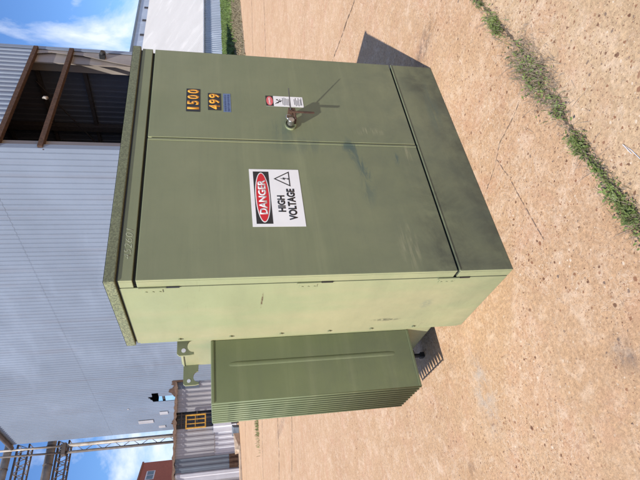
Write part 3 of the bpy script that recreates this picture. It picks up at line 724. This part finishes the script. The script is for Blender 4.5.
# yellow frame hung in the gap
yf = tag(empty('yellow_frame', B(12.1, 32.80, 0), RZ), 'yellow steel window like frame fixed at the gap in the shed wall', 'frame')
q = MB()
for x in (-0.42, 0.42): q.bar((x, 0, 2.02), (x, 0, 3.32), 0.07)
for z in (2.06, 3.28): q.bar((-0.42, 0, z), (0.42, 0, z), 0.07)
q.build('outer_frame', YELLOW, yf)
for x in (-0.14, 0.14): 
    q = MB(); q.bar((x, 0.01, 2.1), (x, 0.01, 3.25), 0.04); q.build('upright_bar', YELLOW, yf)
q = MB(); q.bar((-0.38, 0.01, 2.7), (0.38, 0.01, 2.7), 0.035); q.build('cross_bar', YELLOW, yf)

# debris along the shed foot
def rubble(x, y, sx, sy, sz, mat, rz, name, label, cat):
    q = MB(); q.box(-sx/2, sx/2, -sy/2, sy/2, 0.004, sz)
    q.v = [(a+random.uniform(-.12, .12)*sx, b_+random.uniform(-.12, .12)*sy, max(0.004, c_*random.uniform(.8, 1.1))) for a, b_, c_ in q.v]
    o = q.build(name, mat, None, bevel=0.02); o.location = B(x, y); o.rotation_euler = (0, 0, rz); return tag(o, label, cat)
rubble(9.6, 30.3, 0.9, 0.6, 0.36, CONC, 0.3, 'concrete_block', 'broken pale concrete block lying in front of the shed', 'rubble')
rubble(10.6, 30.9, 0.5, 0.5, 0.42, SHED3, 0.9, 'metal_bin', 'small grey metal bin beside the broken concrete block', 'bin')
rubble(11.4, 31.0, 0.5, 0.4, 0.5, DARKST, 0.2, 'dark_crate', 'dark crate standing at the shed corner below the yellow frame', 'crate')
rubble(8.2, 29.6, 2.4, 0.16, 0.12, CONC, 0.15, 'timber_plank', 'weathered plank lying on the ground before the shed', 'plank')
rubble(11.6, 29.4, 1.1, 0.2, 0.15, CONC, -0.5, 'timber_offcut', 'short timber offcut lying right of the plank', 'plank')

# ---- red brick building behind the shed
def azp(az, d): return Vector((CAM.x + d*math.sin(math.radians(az)), CAM.y + d*math.cos(math.radians(az)), 0))
P, Q = azp(11.2, 70), azp(6.5, 59)
ang = math.atan2((P-Q).y, (P-Q).x); ln = (P-Q).length
br = tag(empty('brick_building', Q, ang), 'red brick building with one small window, rising behind the shed', 'building')
q = MB(); q.box(0, ln, 0, 14, 0, 10.2); q.build('wall', BRICK, br)
q = MB(); q.box(-0.1, ln+0.1, -0.1, 14.1, 10.2, 10.4); q.build('parapet', mat_rust('brown_coping', (0.22, 0.10, 0.07), (0.28, 0.14, 0.10)), br)
wx = ln*(1-0.30)
for wxx in (wx, wx-5.5):
    q = MB()
    q.box(wxx-1.1, wxx+1.1, -0.05, -0.002, 8.55, 8.67); q.box(wxx-1.1, wxx+1.1, -0.05, -0.002, 9.42, 9.54)
    for x in (wxx-1.1, wxx-0.05, wxx+1.0): q.box(x, x+0.1, -0.05, -0.002, 8.67, 9.42)
    w = q.build('window', SHED2, br)
    q = MB(); q.box(wxx-1.0, wxx+1.0, -0.03, -0.001, 8.67, 9.42); q.build('pane', GLASS, w)

# ---- mast beside the hall and the pipe bridges that meet it
mast = tag(bempty('pipe_mast', 15.0, 43.8), 'tall pair of vertical pipes braced together beside the corrugated hall', 'mast')
PX, PX2 = 0.12, -0.42
q = MB(); q.tube([(PX, 0, 0), (PX, 0, 13.3)], 0.15, 10); q.tube([(PX, 0, 13.3), (PX+0.05, 0, 18.2)], 0.09, 8); q.build('pipe', PIPE, mast, smooth=True)
q = MB(); q.tube([(PX2, 0, 0), (PX2, 0, 13.3)], 0.11, 10); q.tube([(PX2, 0, 13.3), (PX2+0.12, 0, 18.2)], 0.08, 8); q.build('pipe', PIPED, mast, smooth=True)
q = MB()
for i in range(9):
    z = 1.0 + i*1.45
    q.bar((PX, 0, z), (PX2, 0, z+0.75), 0.04); q.bar((PX, 0, z+1.45), (PX2, 0, z+0.75), 0.04)
q.build('bracing', PIPE, mast)
q = MB(); q.box(PX2-0.2, PX+0.2, -0.2, 0.3, 13.3, 13.6); q.build('bracket', PIPED, mast)
def bridge(zc, rpipe, zt, zb, y, label):
    r = tag(bempty('pipe_bridge', 15.0, y), label, 'pipe bridge', 'lattice pipe bridges meeting the mast')
    x0, x1 = -14.0, 0.75
    q = MB(); q.tube([(x0, 0, zc+0.1), (x1, 0, zc)], rpipe, 14); q.build('large_pipe', PIPE, r, smooth=True)
    for i in range(10):
        x = x0 + 1.2 + i*1.45; q = MB(); q.tube([(x, 0, zc+0.1-0.1*i/10), (x+0.09, 0, zc+0.1-0.1*i/10)], rpipe*1.1, 14); q.build('pipe_clamp', PIPED, r)
    q = MB()
    for yy in (0.2, 1.1):
        q.tube([(x0, yy, zt+0.06), (x1, yy, zt)], 0.09, 8); q.tube([(x0, yy, zb+0.06), (x1, yy, zb)], 0.075, 8)
    q.build('chord', PIPED, r)
    q = MB(); n = 20
    for yy in (0.2, 1.1):
        for i in range(n):
            xa = x0 + (x1-x0)*i/n; xb = x0 + (x1-x0)*(i+1)/n; xm = (xa+xb)/2
            q.bar((xa, yy, zt), (xm, yy, zb), 0.055); q.bar((xm, yy, zb), (xb, yy, zt), 0.055)
    for i in range(n+1):
        xa = x0 + (x1-x0)*i/n
        q.bar((xa, 0.2, zt), (xa, 1.1, zt), 0.05); q.bar((xa, 0.2, zb), (xa, 1.1, zb), 0.05)
    q.build('lattice_bar', PIPE, r)
    return r
bridge(14.55, 0.34, 14.10, 13.30, 44.2, 'lower pipe and lattice bridge running left from the mast')
bridge(17.75, 0.30, 17.15, 16.30, 44.2, 'upper pipe and lattice bridge running left from the roof corner')

# ---- long warehouse with the white roof, and the taller building behind it
wh = tag(bempty('warehouse', 45.0, 27.0), 'long low warehouse with a steep chalk white roof', 'building')
q = MB(); corr(q, (0, 0, 0), (1, 0, 0), 110, 0, 2.1, (0, -1, 0), 0.40, 0.04); q.build('wall', WHWALL, wh)
q = MB(); q.box(0, 110, 23.9, 24.0, 0, 2.1); q.prism([(0, 0), (24, 0), (24, 2.1), (12, 11.0), (0, 2.1)], 'x', 109.8, 110); q.prism([(0.06, 0), (23.8, 0), (23.8, 2.1), (12, 10.9), (0.06, 2.1)], 'x', 0.0, 0.2); q.build('end_wall', WHWALL, wh)
# ribbed roof slopes
q = MB(); p = 0.5; n = int(110/p)
vs = []; fs = []
for i in range(n*4+1):
    x = i*p/4; h = 0.0 if i % 4 in (0, 1, 2) else 0.03
    vs += [(x, -0.12, 2.08+h), (x, 12.0, 11.02+h)]
fs = [(2*i, 2*i+2, 2*i+3, 2*i+1) for i in range(n*4)]
q.add(vs, fs); q.add([(0, 12.0, 11.02), (110, 12.0, 11.02), (110, 24.3, 1.98), (0, 24.3, 1.98)], [(0, 1, 2, 3)])
q.build('roof', WHROOF, wh, solid=0.03)
q = MB(); q.box(-0.1, 110, -0.24, -0.125, 2.0, 2.10); q.build('gutter', SHED2, wh)
gb = tag(bempty('grey_mill_building', 62.0, 52.0), 'taller flat topped blue grey building with small vents behind the white roof', 'building')
q = MB(); q.box(0, 100, 0.05, 20, 0, 16.0); q.build('wall', WHWALL, gb)
q = MB(); q.box(-0.2, 100.2, -0.15, 20.2, 16.0, 16.35); q.build('roof_edge', SHED3, gb)
for x in (35.4, 41.4, 47.0, 29.0, 53.0, 22.0):
    q = MB(); q.box(x-0.28, x+0.28, -0.12, 0.04, 14.0, 15.0); q.build('vent', DARKST, gb)

# ---- rough grass in front of the warehouse
q = MB(); q.add([(16.0, 10.6, 0.004), (140, 8.0, 0.004), (140, 27.2, 0.004), (26.0, 27.2, 0.004), (22.6, 12.0, 0.004)], [(0, 1, 2, 3, 4)])
o = q.build('soil_strip', SOIL); o.location = ORG; o.rotation_euler = (0, 0, RZ); tag(o, kind='structure')
q1, q2 = MB(), MB()
for i in range(26000):
    x = random.uniform(17, 60); y = random.uniform(10.6 - (x-16)*0.02, 27.0)
    dry = random.random() > (y-14.6 + random.gauss(0, 1.0))/2.4
    if (dry and random.random() < 0.25) or (x < 22.3 and y > 12.2): continue
    q = q2 if dry else q1
    h = random.uniform(0.06, 0.16) if dry else random.uniform(0.10, 0.26)
    for k_ in range(4 if dry else 2):
        x += random.uniform(-.12, .12); y += random.uniform(-.12, .12)
        th = random.uniform(0, 6.283); w = random.uniform(0.012, 0.035) if dry else random.uniform(0.05, 0.12); l = random.uniform(0, 0.15)
        dx, dy = math.cos(th)*w, math.sin(th)*w
        q.add([(x-dx, y-dy, 0), (x+dx, y+dy, 0), (x+l*math.sin(th), y+l*math.cos(th), h)], [(0, 1, 2)])
for q, mt, nm, lb in ((q1, LEAF2, 'tall_grass', 'rough green grass growing in front of the warehouse'), (q2, STRAW, 'dry_grass', 'band of dry brown grass along the edge of the concrete')):
    o = q.build(nm, mt); o.location = ORG; o.rotation_euler = (0, 0, RZ); tag(o, lb, 'grass', kind='stuff')
